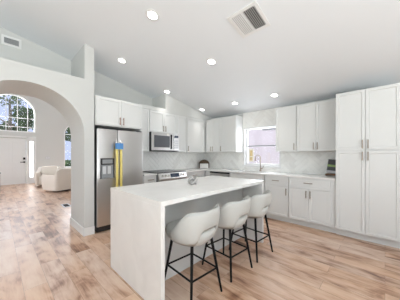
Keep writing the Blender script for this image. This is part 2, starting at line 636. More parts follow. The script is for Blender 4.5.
def arch_window(name, cy, z0, zs, r, vx, hz):
    f = MB()
    o = [(cy - r, z0), (cy + r, z0)] + arc(cy, zs, r, 0, PI, 28)
    q = r - 0.05
    h = [(cy - q, z0 + .05), (cy + q, z0 + .05)] + arc(cy, zs, q, 0, PI, 28)
    f.plate(o, [h], YZ, XF - .13, XF - .04)
    w = struct(f.build(name, M['trim']))
    mu = MB()
    for y in vx:
        top = zs + math.sqrt(max(0, q * q - (y - cy) ** 2))
        mu.box(XF - .10, XF - .07, y - .011, y + .011, z0 + .04, top + .01)
    for z in hz:
        hw = q if z <= zs else math.sqrt(max(0, q * q - (z - zs) ** 2))
        mu.box(XF - .10, XF - .07, cy - hw - .01, cy + hw + .01, z - .011, z + .011)
    mu.build('muntins', M['trim'], w)
    p = MB()
    p.plate([(cy - q - .01, z0 + .04), (cy + q + .01, z0 + .04)] + arc(cy, zs, q + .01, 0, PI, 28), [], YZ, XF - .088, XF - .084)
    p.build('pane', M['glass'], w)
    return w
arch_window('window_2', EW, 2.32, EZ, ER, (-.04, 0.28, 0.64, 0.98), (2.55, 2.95))
arch_window('window_3', PY, 0.66, PZ, PR, (PY,), (1.5, PZ))
f = MB()
f.plate([(SY0 + .005, .24), (SY1 - .005, .24), (SY1 - .005, 1.97), (SY0 + .005, 1.97)], [[(SY0 + .045, 0.29), (SY1 - .045, 0.29), (SY1 - .045, 1.92), (SY0 + .045, 1.92)]], YZ, XF - .1, XF + .014)
w4 = struct(f.build('window_4', M['trim']))
MB().box(XF - .07, XF - .06, SY0 + .04, SY1 - .04, .28, 1.93).build('pane', M['frost'], w4)
# window openings behind the camera
m = MB()
for (a, b, c, d) in ((-1.4, 2.2, .1, .17), (-1.4, 2.2, 2.18, 2.25), (-1.4, -1.33, .17, 2.18), (2.13, 2.2, .17, 2.18), (0.36, 0.44, .17, 2.18)):
    m.box(a, b, -4.56, -4.48, c, d)
w5 = struct(m.build('window_5', M['trim']))
MB().box(-1.35, 2.15, -4.523, -4.517, .15, 2.2).build('pane', M['glass'], w5)
m = MB()
for (a, b, c, d) in ((-2.3, 1.3, .4, .46), (-2.3, 1.3, 2.29, 2.35), (-2.3, -2.24, .46, 2.29), (1.24, 1.3, .46, 2.29), (-.53, -.47, .46, 2.29)):
    m.box(3.18, 3.26, a, b, c, d)
w6 = struct(m.build('window_6', M['trim']))
MB().box(3.217, 3.223, -2.26, 1.26, .44, 2.31).build('pane', M['glass'], w6)

# ------------------------------------------------------------------ entry door
d = MB().box(XF - .09, XF - .045, DY0 + .012, DY1 - .012, 0.012, DZ - .012, .003)
door = struct(d.build('door_1', M['trim']))
m = MB()
for (a, b, c, e) in ((0.07, 0.40, .22, .80), (0.48, 0.81, .22, .80), (0.07, 0.40, .95, 1.88), (0.48, 0.81, .95, 1.88)):
    for (y0, y1, z0, z1) in ((a, b, c, c + .025), (a, b, e - .025, e), (a, a + .025, c, e), (b - .025, b, c, e)):
        m.box(XF - .047, XF - .036, y0, y1, z0, z1, .003)
m.build('door_moulding', M['trim'], door)
m = MB()
m.cyl((XF - .045, 0.86, 0.98), (XF - .025, 0.86, 0.98), 0.036)
m.cyl((XF - .03, 0.86, 0.98), (XF + .02, 0.86, 0.98), 0.014)
m.box(XF + .005, XF + .03, 0.72, 0.878, 0.965, 0.995, .006)
m.build('door_handle', M['metalblack'], door, True)
m = MB()
m.box(XF - .045, XF - .015, 0.82, 0.90, 1.09, 1.19, .012)
m.build('deadbolt', M['metalblack'], door, True)
m = MB()
for (y0, y1, z0, z1) in ((DY0 - .07, DY0, 0, DZ + .08), (DY1, SY0, 0, DZ + .08), (DY0, SY1 + .06, DZ, DZ + .08), (SY1, SY1 + .06, 0, DZ), (SY0, SY1, 0, .24), (SY0, SY1, 1.97, DZ)):
    m.box(XF + .001, XF + .018, y0, y1, z0, z1, .002)
struct(m.build('trim_1', M['trim']))

# ------------------------------------------------------------------ herringbone tile
def clip(poly, x0, x1, y0, y1):
    for ax, lim, sg in ((0, x0, 1), (0, x1, -1), (1, y0, 1), (1, y1, -1)):
        out = []
        for i in range(len(poly)):
            a, b = poly[i - 1], poly[i]
            ia, ib = sg * (a[ax] - lim) >= 0, sg * (b[ax] - lim) >= 0
            if ia != ib:
                t = (lim - a[ax]) / (b[ax] - a[ax])
                out.append((a[0] + t * (b[0] - a[0]), a[1] + t * (b[1] - a[1])))
            if ib:
                out.append(b)
        poly = out
        if len(poly) < 3:
            return []
    return poly

def herringbone(name, rects, fn, label):
    bm = bmesh.new()
    lay = bm.loops.layers.color.new('tone')
    rng = random.Random(11)
    Wt, n, g = 0.083, 4, 0.0022
    ca = math.cos(PI / 4)
    us = [r[0] for r in rects] + [r[1] for r in rects]
    vs = [r[2] for r in rects] + [r[3] for r in rects]
    N = int((max(us) - min(us) + max(vs) - min(vs)) / Wt * 1.1) + 8
    cu, cv = (min(us) + max(us)) / 2, (min(vs) + max(vs)) / 2
    for i in range(-N, N):
        for j in range(-N, N):
            k = (i - j) % (2 * n)
            if k == 0:
                q = (i * Wt, (i + n) * Wt, j * Wt, (j + 1) * Wt)
            elif k == 2 * n - 1:
                q = (i * Wt, (i + 1) * Wt, j * Wt, (j + n) * Wt)
            else:
                continue
            a, b, c, d = q[0] + g, q[1] - g, q[2] + g, q[3] - g
            poly = [(cu + (x - y) * ca, cv + (x + y) * ca) for x, y in ((a, c), (b, c), (b, d), (a, d))]
            tone = rng.choice((0.0, 0.0, 0.06, 0.16, 0.30, 0.48, 0.62)) + rng.uniform(-.02, .04)
            tone = max(0, tone)
            for r in rects:
                pc = clip(poly, *r)
                if len(pc) < 3:
                    continue
                fr = [bm.verts.new(fn(u, v, 0.009)) for u, v in pc]
                bk = [bm.verts.new(fn(u, v, 0.004)) for u, v in pc]
                fs = [bm.faces.new(fr)]
                for a_ in range(len(pc)):
                    b_ = (a_ + 1) % len(pc)
                    fs.append(bm.faces.new((fr[a_], fr[b_], bk[b_], bk[a_])))
                for f_ in fs:
                    for l_ in f_.loops:
                        l_[lay] = (tone, tone, tone, 1)
    mm = MB()
    mm.bm.free()
    mm.bm = bm
    root = thing(name, label, 'tile backsplash', fn((min(us) + max(us)) / 2, min(vs), 0.0))
    L0 = root.location.copy()
    o = mm.build('tiles', M['tile'], root)
    o.location = -L0
    gm = MB()
    for (a, b, c, d) in rects:
        pts = [fn(a, c, 0.001), fn(b, d, 0.0052)]
        lo = [min(pts[0][i], pts[1][i]) for i in range(3)]
        hi = [max(pts[0][i], pts[1][i]) for i in range(3)]
        gm.box(lo[0], hi[0], lo[1], hi[1], lo[2], hi[2])
    g_ = gm.build('grout', M['grout'], root)
    g_.location = -L0
    return root

ZC = 0.917
UB, UT = 1.372, 2.286
herringbone('tile_backsplash', [(-4.02, -2.66, ZC, UB), (-2.66, WX0 - .003, ZC, 2.375), (WX0 - .003, WX1 + .003, ZC, WZ0 - .024),
                                (WX0 - .003, WX1 + .003, WZ1 + .003, 2.375), (WX1 + .003, -1.684, ZC, 2.375), (-1.684, -0.585, ZC, UB)],
            lambda u, v, t: (u, YB - t, v), 'white grey herringbone tile around the kitchen window')
herringbone('tile_backsplash', [(2.06, YB - .012, ZC, UB)], lambda u, v, t: (XA + t, u, v), 'white grey herringbone tile behind the range, under the microwave')

# ================================================================== cabinets
def shaker(x0, x1, z0, z1, yf, th=0.02, rail=0.058, rec=0.009):
    """a shaker leaf whose face lies at y = yf and looks to -y"""
    t = bmesh.new()
    bmesh.ops.create_cube(t, size=1.0)
    for v in t.verts:
        v.co = Vector((x0 + (v.co.x + .5) * (x1 - x0), yf + (v.co.y + .5) * th, z0 + (v.co.z + .5) * (z1 - z0)))
    t.faces.ensure_lookup_table()
    ff = [f for f in t.faces if f.normal.y < -0.9][0]
    rl = min(rail, (x1 - x0) * 0.3, (z1 - z0) * 0.3)
    bmesh.ops.inset_region(t, faces=[ff], thickness=rl, depth=0)
    bmesh.ops.inset_region(t, faces=[ff], thickness=0.004, depth=-rec)
    ed = [e for e in t.edges if all(abs(v.co.y - yf) < 1e-5 for v in e.verts) and
          (all(abs(v.co.x - x0) < 1e-5 for v in e.verts) or all(abs(v.co.x - x1) < 1e-5 for v in e.verts) or
           all(abs(v.co.z - z0) < 1e-5 for v in e.verts) or all(abs(v.co.z - z1) < 1e-5 for v in e.verts))]
    bmesh.ops.bevel(t, geom=ed, offset=0.0015, segments=1, affect='EDGES')
    return t

def pull(parent, x, z, yf, length=0.13, horiz=False, m='nickel'):
    b = MB()
    o = 0.028
    h = length / 2
    if horiz:
        b.cyl((x - h, yf - o, z), (x + h, yf - o, z), 0.0072, n=10)
        for s in (-1, 1):
            b.cyl((x + s * (h - .02), yf - o, z), (x + s * (h - .02), yf + .001, z), 0.005, n=8)
    else:
        b.cyl((x, yf - o, z - h), (x, yf - o, z + h), 0.0072, n=10)
        for s in (-1, 1):
            b.cyl((x, yf - o, z + s * (h - .02)), (x, yf + .001, z + s * (h - .02)), 0.005, n=8)
    return b.build('handle', M[m], parent, True)

def cabinet(name, label, cat, loc, rz, w, d, z0, z1, fronts, group, toe=False, xs=None, hm='nickel'):
    """local frame: x along the wall (centred), y = 0 at the wall, doors look to -y
       fronts: (kind, x0, x1, z0, z1, handle position or None)"""
    root = thing(name, label, cat, (loc[0], loc[1], 0 if toe else z0), rz, group)
    dz = 0 if toe else z0
    b = MB()
    x0, x1 = xs if xs else (-w / 2, w / 2)
    zb = 0.105 if toe else z0
    b.box(x0 + .0005, x1 - .0005, -(d - .02), -0.002, zb - dz, z1 - dz, 0.001)
    b.build('body', M['paint'], root)
    if toe:
        MB().box(x0 + .0005, x1 - .0005, -(d - .085), -0.002, 0.0, 0.106).build('toe_kick', M['paint'], root)
    for (kind, a, c, e, f, hp) in fronts:
        q = MB()
        q.add(shaker(a + .002, c - .002, e - dz, f - dz, -d, 0.0195, rail=0.058 if kind == 'door' else 0.045))
        o = q.build(kind, M['paint'], root)
        if hp:
            side, hz = hp
            if side == 'h':
                pull(o, (a + c) / 2, hz - dz, -d, 0.14, True, hm)
            else:
                hx = a + .032 if side == 'l' else c - .032
                pull(o, hx, hz - dz, -d, 0.13, False, hm)
    return root

GU = 'white shaker wall cabinets'
GB = 'white shaker base cabinets'
HZ = UB + 0.095
# --- range wall, doors look to +x  (local x -> +y)
def A(name, label, cat, y0, y1, d, z0, z1, fronts, group, toe=False, x=XA + .01, hm='nickel'):
    c = (y0 + y1) / 2
    fr = [(k, a - c, b - c, e, f, h) for (k, a, b, e, f, h) in fronts]
    return cabinet(name, label, cat, (x, c), PI / 2, y1 - y0, d, z0, z1, fr, group, toe, hm=hm)
def B(name, label, cat, x0, x1, d, z0, z1, fronts, group, toe=False, y=YB - .01, hm='nickel'):
    c = (x0 + x1) / 2
    fr = [(k, a - c, b - c, e, f, h) for (k, a, b, e, f, h) in fronts]
    return cabinet(name, label, cat, (c, y), 0, x1 - x0, d, z0, z1, fr, group, toe, hm=hm)

DA = 0.34
FC0, FC1 = 1.125, 1.975
A('wall_cabinet', 'deep two-door white wall cabinet above the refrigerator', 'cabinet', FC0, FC1, 0.80, 1.80, UT,
  [('door', FC0 + .01, 1.55, 1.815, UT - .012, ('r', 1.90)), ('door', 1.55, FC1 - .01, 1.815, UT - .012, ('l', 1.90))], GU, x=-4.23, hm='bronze')
A('wall_cabinet', 'narrow white wall cabinet between refrigerator and microwave', 'cabinet', 2.05, 2.28, DA, UB, UT,
  [('door', 2.055, 2.275, UB + .004, UT - .012, None)], GU)
A('wall_cabinet', 'short two-door white wall cabinet directly above the microwave', 'cabinet', 2.282, 3.042, DA, 1.806, UT,
  [('door', 2.285, 2.662, 1.812, UT - .012, ('r', 1.90)), ('door', 2.662, 3.04, 1.812, UT - .012, ('l', 1.90))], GU)
A('wall_cabinet', 'narrow single-door white wall cabinet right of the microwave', 'cabinet', 3.044, 3.37, DA, UB, UT,
  [('door', 3.048, 3.366, UB + .004, UT - .012, None)], GU)
A('wall_cabinet', 'white wall cabinet in the corner, on the range wall', 'cabinet', 3.372, 4.395, DA, UB, UT,
  [('door', 3.376, 4.04, UB + .004, UT - .012, ('l', HZ))], GU)
DB = 0.32
B('wall_cabinet', 'white wall cabinet with two narrow doors in the corner, on the window wall', 'cabinet', -3.66, -3.16, DB, UB, UT,
  [('door', -3.655, -3.43, UB + .004, UT - .012, ('r', HZ)), ('door', -3.43, -3.165, UB + .004, UT - .012, ('l', HZ))], GU)
B('wall_cabinet', 'single-door white wall cabinet immediately left of the window', 'cabinet', -3.158, -2.662, DB, UB, UT,
  [('door', -3.154, -2.666, UB + .004, UT - .012, ('l', HZ))], GU)
B('wall_cabinet', 'single-door white wall cabinet immediately right of the window', 'cabinet', -1.682, -1.268, DB, UB, UT,
  [('door', -1.678, -1.272, UB + .004, UT - .012, ('r', HZ))], GU)
B('wall_cabinet', 'two-door white wall cabinet beside the tall pantry', 'cabinet', -1.266, -0.585, DB, UB, UT,
  [('door', -1.262, -0.930, UB + .004, UT - .012, ('r', HZ)), ('door', -0.930, -0.605, UB + .004, UT - .012, ('l', HZ))], GU)
# tall pantry
DP = 0.625
B('pantry_cabinet', 'tall four-door white pantry cabinet at the right of the room', 'cabinet', -0.580, 0.160, DP, 0, UT,
  [('door', -0.577, -0.211, 0.115, 1.366, ('r', 1.285)), ('door', -0.211, 0.157, 0.115, 1.366, ('l', 1.285)),
   ('door', -0.577, -0.211, 1.378, UT - .006, ('r', 1.462)), ('door', -0.211, 0.157, 1.378, UT - .006, ('l', 1.462))], None, True)
# base cabinets
CT = 0.885
DBB = 0.60
B('base_cabinet', 'white base cabinet with one wide drawer over two doors, beside the pantry', 'cabinet', -1.318, -0.584, DBB, 0, CT,
  [('drawer', -1.315, -0.645, 0.70, 0.875, ('h', 0.80)), ('door', -1.315, -0.98, 0.115, 0.69, ('r', 0.60)), ('door', -0.98, -0.645, 0.115, 0.69, ('l', 0.60))], GB, True)
B('base_cabinet', 'narrow white base cabinet with one drawer over one door, right of the sink', 'cabinet', -1.792, -1.322, DBB, 0, CT,
  [('drawer', -1.789, -1.325, 0.70, 0.875, ('h', 0.80)), ('door', -1.789, -1.325, 0.115, 0.69, ('r', 0.60))], GB, True)
# sink base: a low body that leaves room for the basin
B('base_cabinet', 'white sink base cabinet under the window, two doors below a false front', 'cabinet', -2.66, -1.796, DBB, 0, 0.64,
  [('false_front', -2.657, -1.80, 0.70, 0.875, None), ('door', -2.657, -2.228, 0.115, 0.69, ('r', 0.60)), ('door', -2.228, -1.80, 0.115, 0.69, ('l', 0.60))], GB, True)
DAB = 0.60
A('base_cabinet', 'narrow white base cabinet with drawers between refrigerator and range', 'cabinet', 1.995, 2.285, DAB, 0, CT,
  [('drawer', 2.0, 2.28, 0.70, 0.875, ('h', 0.80)), ('drawer', 2.0, 2.28, 0.41, 0.69, ('h', 0.6)), ('drawer', 2.0, 2.28, 0.115, 0.40, ('h', 0.31))], GB, True)
A('base_cabinet', 'white corner base cabinet right of the range', 'cabinet', 3.055, 3.79, DAB, 0, CT,
  [('drawer', 3.06, 3.70, 0.70, 0.875, ('h', 0.80)), ('door', 3.06, 3.38, 0.115, 0.69, ('r', 0.60)), ('door', 3.38, 3.70, 0.115, 0.69, ('l', 0.60))], GB, True)

# dishwasher
dw = thing('dishwasher', 'stainless dishwasher with dark control strip under the corner worktop', 'dishwasher', (-2.965, YB - .01, 0), 0)
MB().box(-.30, .30, -.575, -.01, 0.02, 0.88, .002).build('body', M['gray'], dw)
MB().box(-.298, .298, -.605, -.576, 0.11, 0.842, .004).build('door', M['steel'], dw)
q = MB().box(-.298, .298, -.610, -.576, 0.845, 0.876, .003).build('control_panel', M['blackglass'], dw)
MB().cyl((-.24, -.635, .775), (.24, -.635, .775), .009).box(-.235, -.215, -.635, -.604, .767, .783).box(.215, .235, -.635, -.604, .767, .783).build('handle', M['steel'], dw, True)
MB().box(-.298, .298, -.54, -.50, 0.0, 0.10).build('toe_kick', M['black'], dw)
MB().box(-3.435, -3.268, 3.815, 4.39, 0.0, CT).build('filler_panel', M['paint'], None).name
fp = bpy.data.objects['filler_panel']
tag(fp, 'white filler panel between the corner cabinet and the dishwasher', 'panel')

# ------------------------------------------------------------------ worktops
SX0, SX1, SK0, SK1 = -2.55, -1.90, 3.87, 4.24
m = MB()
m.plate([(XA + .012, 3.052), (-3.395, 3.052), (-3.395, 3.788), (-0.583, 3.788), (-0.583, YB - .012), (XA + .012, YB - .012)],
        [[(SX0, SK0), (SX1, SK0), (SX1, SK1), (SX0, SK1)]], XY, CT + .0005, 0.917)
tag(m.build('worktop', M['quartz']), 'white quartz L-shaped worktop running under the window to the pantry', 'worktop')
m = MB().box(XA + .012, -3.395, 1.990, 2.283, CT + .0005, 0.917, .002)
tag(m.build('worktop', M['quartz']), 'short white quartz worktop between refrigerator and range', 'worktop')

# sink and faucet
m = MB()
a, b, c, dd, zt, zb = SX0 - .008, SX1 + .008, SK0 - .008, SK1 + .008, CT - .001, 0.68
m.box(a, b, c, c + .006, zb, zt).box(a, b, dd - .006, dd, zb, zt).box(a, a + .006, c, dd, zb, zt).box(b - .006, b, c, dd, zb, zt).box(a, b, c, dd, zb - .006, zb)
sk = thing('sink', 'undermount stainless sink in the worktop below the window', 'sink', ((a + b) / 2, (c + dd) / 2, zb - .006))
o = m.build('basin', M['steel'], sk)
o.location = -sk.location
MB().cyl((0, 0, 0.0065), (0, 0, 0.011), .045).build('drain', M['dark_steel'], sk)
fc = thing('faucet', 'brushed nickel gooseneck faucet behind the sink', 'faucet', (-2.13, 4.30, 0.917))
MB().cyl((0, 0, 0), (0, 0, .035), .026, .022).build('base', M['nickel'], fc, True)
pts = [(0, 0, .03), (0, 0, .31)] + [(-.035 * (1 - math.cos(t)), -.055 * (1 - math.cos(t)), .31 + .07 * math.sin(t)) for t in [PI * i / 12 for i in range(1, 12)]] + [(-.07, -.11, .30)]
MB().tube(pts, 0.012, 12).build('neck', M['nickel'], fc, True)
MB().cyl((-.07, -.11, .305), (-.07, -.11, .245), .014, .016).build('spray_head', M['nickel'], fc, True)
MB().cyl((0.015, 0, .06), (.05, 0, .065), .012).tube([(.045, 0, .065), (.075, -.01, .10), (.085, -.015, .13)], .006).build('lever', M['nickel'], fc, True)

# ------------------------------------------------------------------ refrigerator (local: x along +y world, doors to -y local)
FX = -3.415
fr = thing('refrigerator', 'stainless side-by-side refrigerator beside the arch column', 'refrigerator', (FX, 1.553, 0), PI / 2)
FW = 0.415
MB().box(-FW + .005, FW - .005, 0.075, 0.74, 0.02, 1.735, .004).build('body', M['dark_steel'], fr)
sp = -0.075
def fdoor(name, a, b):
    return MB().box(a, b, 0.0, 0.07, 0.105, 1.742, .012).build(name, M['steel'], fr, True)
fd = fdoor('freezer_door', -FW, sp - .003)
rd = fdoor('refrigerator_door', sp + .003, FW)
for dr, hx in ((fd, sp - .036), (rd, sp + .036)):
    h = MB()
    pts = [(hx, 0.002, .50), (hx, -.045, .54)] + [(hx, -.045 - .012 * math.sin(PI * i / 8), .54 + .97 * i / 8) for i in range(1, 8)] + [(hx, -.045, 1.51), (hx, 0.002, 1.55)]
    h.tube(pts, .012, 10)
    hd = h.build('handle', M['steel'], dr, True)
    h = MB()
    pts = [(hx, -.046 - .012 * math.sin(PI * i / 8), .54 + .94 * i / 8) for i in range(0, 9)]
    h.tube(pts, .0215, 12)
    hf = h.build('protective_film', M['film'], hd, True)
    hf['label'] = 'yellow protective film'
tp = MB().box(sp - .06, sp + .06, -.086, -.082, 1.40, 1.505).box(sp - .06, sp - .056, -.084, -.03, 1.402, 1.503).box(sp + .056, sp + .06, -.084, -.03, 1.402, 1.503).build('masking_tape', M['tape'], fr)
tp['label'] = 'blue masking tape'
ds = MB()
d0, d1, dz0, dz1 = -0.368, -0.142, 0.90, 1.245
ds.plate([(d0, dz0), (d1, dz0), (d1, dz1), (d0, dz1)], [[(d0 + .015, dz0 + .02), (d1 - .015, dz0 + .02), (d1 - .015, 1.135), (d0 + .015, 1.135)]], XZ, -.014, -0.001)
dsp = ds.build('dispenser', M['black'], fd)
MB().box(d0 + .03, d1 - .03, -.016, -.0142, 1.155, 1.225).build('display', M['gray'], dsp)
MB().box(d0 + .015, d1 - .015, -.006, -0.001, dz0 + .02, 1.135).build('recess', M['gray'], dsp)
for px in (-.305, -.225):
    MB().box(px - .027, px + .027, -.013, -.006, 0.98, 1.11, .003).build('paddle', M['ltgray'], dsp)
MB().box(d0 + .012, d1 - .012, -.03, -.001, dz0 + .003, dz0 + .018, .002).build('drip_tray', M['gray'], dsp)
MB().box(-FW + .01, FW - .01, 0.04, 0.07, 0.015, 0.10).build('toe_grille', M['black'], fr)
for a in (-FW + .02, FW - .1):
    MB().box(a, a + .08, 0.01, 0.10, 1.742, 1.758, .003).build('hinge_cover', M['black'], fr)

# ------------------------------------------------------------------ range
rg = thing('range', 'slide-in stainless range with black glass cooktop under the microwave', 'range', (XA + .012, 2.667, 0), PI / 2)
rw = 0.378
MB().box(-rw, rw, -.64, -.002, 0.02, 0.905, .003).build('body', M['dark_steel'], rg)
MB().box(-rw - .004, rw + .004, -.655, -.002, 0.918, 0.932, .003).build('cooktop', M['blackglass'], rg)
cp = MB()
cp.plate([(-.64, .905), (-.64, .76), (-.672, .76), (-.695, .80), (-.655, .917), (-.64, .917)], [], lambda u, v, t: (t, u, v), -rw, rw)
cpo = cp.build('control_panel', M['steel'], rg)
tilt = math.atan2(.04, .117)
def on_panel(x, s):   # point on the sloping face
    return Vector((x, -.695 + s * .04, .80 + s * .117))
nrm = Vector((0, -.117, .04)).normalized()
for x in (-.30, -.22, -.14, .22, .30):
    p = on_panel(x, .5)
    k = MB().cyl(p, p + nrm * .028, .024, .020, 18).build('knob', M['chrome'], cpo, True)
q = MB()
t = bmesh.new()
bmesh.ops.create_cube(t, size=1.0)
mt = Matrix.Translation(on_panel(.04, .5) + nrm * .001) @ Matrix.Rotation(-tilt, 4, 'X') @ Matrix.Diagonal((.24, .004, .085, 1))
q.add(t, mt)
q.build('display', M['display'], cpo)
od = MB().box(-rw, rw, -.675, -.641, 0.20, 0.752, .004).build('oven_door', M['steel'], rg)
MB().box(-.27, .27, -.678, -.675, 0.30, 0.60).build('oven_window', M['blackglass'], od)
MB().cyl((-.32, -.72, .70), (.32, -.72, .70), .012).box(-.31, -.28, -.72, -.674, .69, .71).box(.28, .31, -.72, -.674, .69, .71).build('handle', M['steel'], od, True)
MB().box(-rw, rw, -.67, -.641, 0.05, 0.19, .004).build('drawer', M['steel'], rg)

# ------------------------------------------------------------------ microwave
mw = thing('microwave', 'stainless over-the-range microwave below the short wall cabinet', 'microwave', (XA + .012, 2.662, 1.385), PI / 2)
mh = 0.418
MB().box(-.378, .378, -.395, -.002, 0.0, mh, .003).build('body', M['black'], mw)
md = MB().box(-.378, .205, -.415, -.3955, 0.018, mh, .006).build('door', M['steel'], mw)
MB().box(-.315, .105, -.418, -.4152, 0.085, mh - .07).build('door_window', M['mwglass'], md)
MB().box(.122, .172, -.4175, -.4152, 0.05, mh - .03).build('door_edge', M['blackglass'], md)
MB().cyl((.190, -.45, .06), (.190, -.45, mh - .04), .011).box(.183, .197, -.45, -.414, .07, .09).box(.183, .197, -.45, -.414, mh - .07, mh - .05).build('handle', M['chrome'], md, True)
mc = MB().box(.209, .378, -.413, -.3955, 0.018, mh, .005).build('control_panel', M['steel'], mw)
MB().box(.232, .36, -.4155, -.413, mh - .10, mh - .045).build('display', M['display'], mc)
m = MB()
for i in range(4):
    for j in range(3):
        m.box(.236 + j * .043, .27 + j * .043, -.4155, -.413, .07 + i * .052, .108 + i * .052)
m.build('keypad', M['keys'], mc)
MB().box(-.376, .376, -.41, -.3955, 0.0, 0.015).build('vent_grille', M['black'], mw)
MB().box(.02, .075, -.4185, -.4152, mh - .065, mh - .012).build('paper_tag', M['pages'], md)

# ================================================================== island
IX0, IX1, IY0, IY1, IT = -2.31, -1.31, 0.915, 2.75, 0.92
isl = thing('kitchen_island', 'white kitchen island with quartz top and waterfall ends', 'kitchen island', ((IX0 + IX1) / 2, (IY0 + IY1) / 2, 0))
IL = -isl.location
def ib(name, m, *bx, **k):
    o = MB()
    for q in bx:
        o.box(*q, k.get('bev', 0.0015))
    o = o.build(name, m, isl)
    o.location = IL
    return o
ib('countertop', M['quartz'], (IX0, IX1, IY0, IY1, IT - .04, IT))
ib('waterfall_end', M['quartz'], (IX0, IX1, IY0, IY0 + .04, 0, IT - .0402))
ib('waterfall_end', M['quartz'], (IX0, IX1, IY1 - .04, IY1, 0, IT - .0402))
ib('cabinet_body', M['paint'], (IX0 + .05, -1.66, IY0 + .041, IY1 - .041, 0.10, IT - .041))
ib('back_panel', M['paint'], (-1.659, -1.645, IY0 + .041, IY1 - .041, 0.0, IT - .041))
ib('toe_kick', M['paint'], (IX0 + .11, -1.66, IY0 + .041, IY1 - .041, 0.0, 0.099))
yy = [IY0 + .045 + i * (IY1 - IY0 - .09) / 4 for i in range(5)]
for i in range(4):
    q = MB()
    q.add(shaker(-yy[i + 1] + .002, -yy[i] - .002, 0.115, IT - .05, -0.0, 0.0195), Matrix.Rotation(-PI / 2, 4, 'Z'))
    o = q.build('door', M['paint'], isl)
    o.location = IL + Vector((IX0 + .03, 0, 0))
    hx = -yy[i + 1] + .032 if i % 2 == 0 else -yy[i] - .032
    h = MB()
    h.cyl((hx, -.028, .66), (hx, -.028, .79), .006, n=10).cyl((hx, -.028, .68), (hx, .001, .68), .005, n=8).cyl((hx, -.028, .77), (hx, .001, .77), .005, n=8)
    bmesh.ops.transform(h.bm, matrix=Matrix.Rotation(-PI / 2, 4, 'Z'), verts=h.bm.verts[:])
    h.build('handle', M['nickel'], o, True)

# ------------------------------------------------------------------ stools (local: +x is the back)
GS = 'counter stools along the island'
def outline(phi, ax=0.225, ay=0.220, p=2.5):
    c, s = math.cos(phi), math.sin(phi)
    r = (abs(c / ax) ** p + abs(s / ay) ** p) ** (-1 / p)
    return r * c, r * s
def make_stool():
    root = thing('counter_stool', 'cream bucket counter stool nearest the island corner', 'stool', (0, 0, 0), 0, GS)
    prof = [(0.0, 0.470), (.35, .472), (.62, .481), (.80, .500), (.92, .532), (.985, .567), (1.0, .594), (.97, .613), (.88, .622), (.6, .618), (.3, .614), (0, .612)]
    n = 40
    bm = bmesh.new()
    rings = []
    for (k, z) in prof:
        if k == 0:
            rings.append([bm.verts.new((0, 0, z))])
        else:
            rings.append([bm.verts.new((outline(2 * PI * j / n)[0] * k * (1.0 if outline(2 * PI * j / n)[0] > 0 else 1.10) - .005, outline(2 * PI * j / n)[1] * k, z)) for j in range(n)])
    for a, b in zip(rings, rings[1:]):
        for j in range(n):
            if len(a) == 1:
                bm.faces.new((a[0], b[(j + 1) % n], b[j]))
            elif len(b) == 1:
                bm.faces.new((a[j], a[(j + 1) % n], b[0]))
            else:
                bm.faces.new((a[j], a[(j + 1) % n], b[(j + 1) % n], b[j]))
    mb = MB()
    mb.bm.free()
    mb.bm = bm
    mb.build('seat', M['boucle'], root, 'all').rotation_euler.z = R(8)
    # back: a wrapping shell open above the seat at the rear
    bm = bmesh.new()
    na, nz = 48, 8
    ph_max = R(104)
    def sm(a, b, x):
        t = min(1, max(0, (x - a) / (b - a)))
        return t * t * (3 - 2 * t)
    outr, inr = [], []
    for i in range(na + 1):
        ph = -ph_max + 2 * ph_max * i / na
        ap = abs(ph)
        zt = 0.818 - 0.190 * sm(R(44), R(106), ap) ** 1.1
        zb = 0.638 - 0.13 * sm(R(22), R(42), ap)
        zb = min(zb, zt - .012)
        co, ci = [], []
        th = 0.042 * (1 - .4 * sm(R(80), R(104), ap))
        for k in range(nz + 1):
            f = k / nz
            z = zb + (zt - zb) * f
            fl = 1.02 + 0.13 * max(0, (z - .60)) / .22 - 1.25 * max(0, .585 - z) - 8.0 * max(0, .545 - z) ** 2 * 3
            x, y = outline(ph)
            d = Vector((x, y)).normalized()
            edge = math.sin(PI * min(1, max(0, f))) ** 0.45
            o_ = Vector((x, y)) * fl + d * (th * .5 * edge - .006)
            n_ = Vector((x, y)) * fl - d * (th * .5 * edge + .006)
            co.append(bm.verts.new((o_.x - .005, o_.y, z)))
            ci.append(bm.verts.new((n_.x - .005, n_.y, z)))
        outr.append(co)
        inr.append(ci)
    for i in range(na):
        for k in range(nz):
            bm.faces.new((outr[i][k], outr[i + 1][k], outr[i + 1][k + 1], outr[i][k + 1]))
            bm.faces.new((inr[i][k + 1], inr[i + 1][k + 1], inr[i + 1][k], inr[i][k]))
        bm.faces.new((outr[i][nz], outr[i + 1][nz], inr[i + 1][nz], inr[i][nz]))
        bm.faces.new((inr[i][0], inr[i + 1][0], outr[i + 1][0], outr[i][0]))
    for e in (0, na):
        for k in range(nz):
            bm.faces.new((outr[e][k], outr[e][k + 1], inr[e][k + 1], inr[e][k]))
    bmesh.ops.remove_doubles(bm, verts=bm.verts[:], dist=0.0004)
    mb = MB()
    mb.bm.free()
    mb.bm = bm
    mb.build('backrest', M['boucle'], root, 'all').rotation_euler.z = R(8)
    top, bot = {}, {}
    for sx in (-1, 1):
        for sy in (-1, 1):
            p0 = Vector((.215 * sx, .190 * sy, 0.0))
            p1 = Vector((.145 * sx, .120 * sy, 0.515))
            top[sx, sy], bot[sx, sy] = p1, p0
            MB().cyl(p0, p1, .0105, .0145, 12).build('leg', M['metalblack'], root, True)
    zf = 0.225
    def at(sx, sy):
        return bot[sx, sy].lerp(top[sx, sy], zf / .515)
    for a, b in (((-1, -1), (1, -1)), ((1, -1), (1, 1)), ((1, 1), (-1, 1)), ((-1, 1), (-1, -1))):
        MB().cyl(at(*a), at(*b), .0085, None, 10).build('foot_rail', M['metalblack'], root, True)
    return root
stool0 = make_stool()
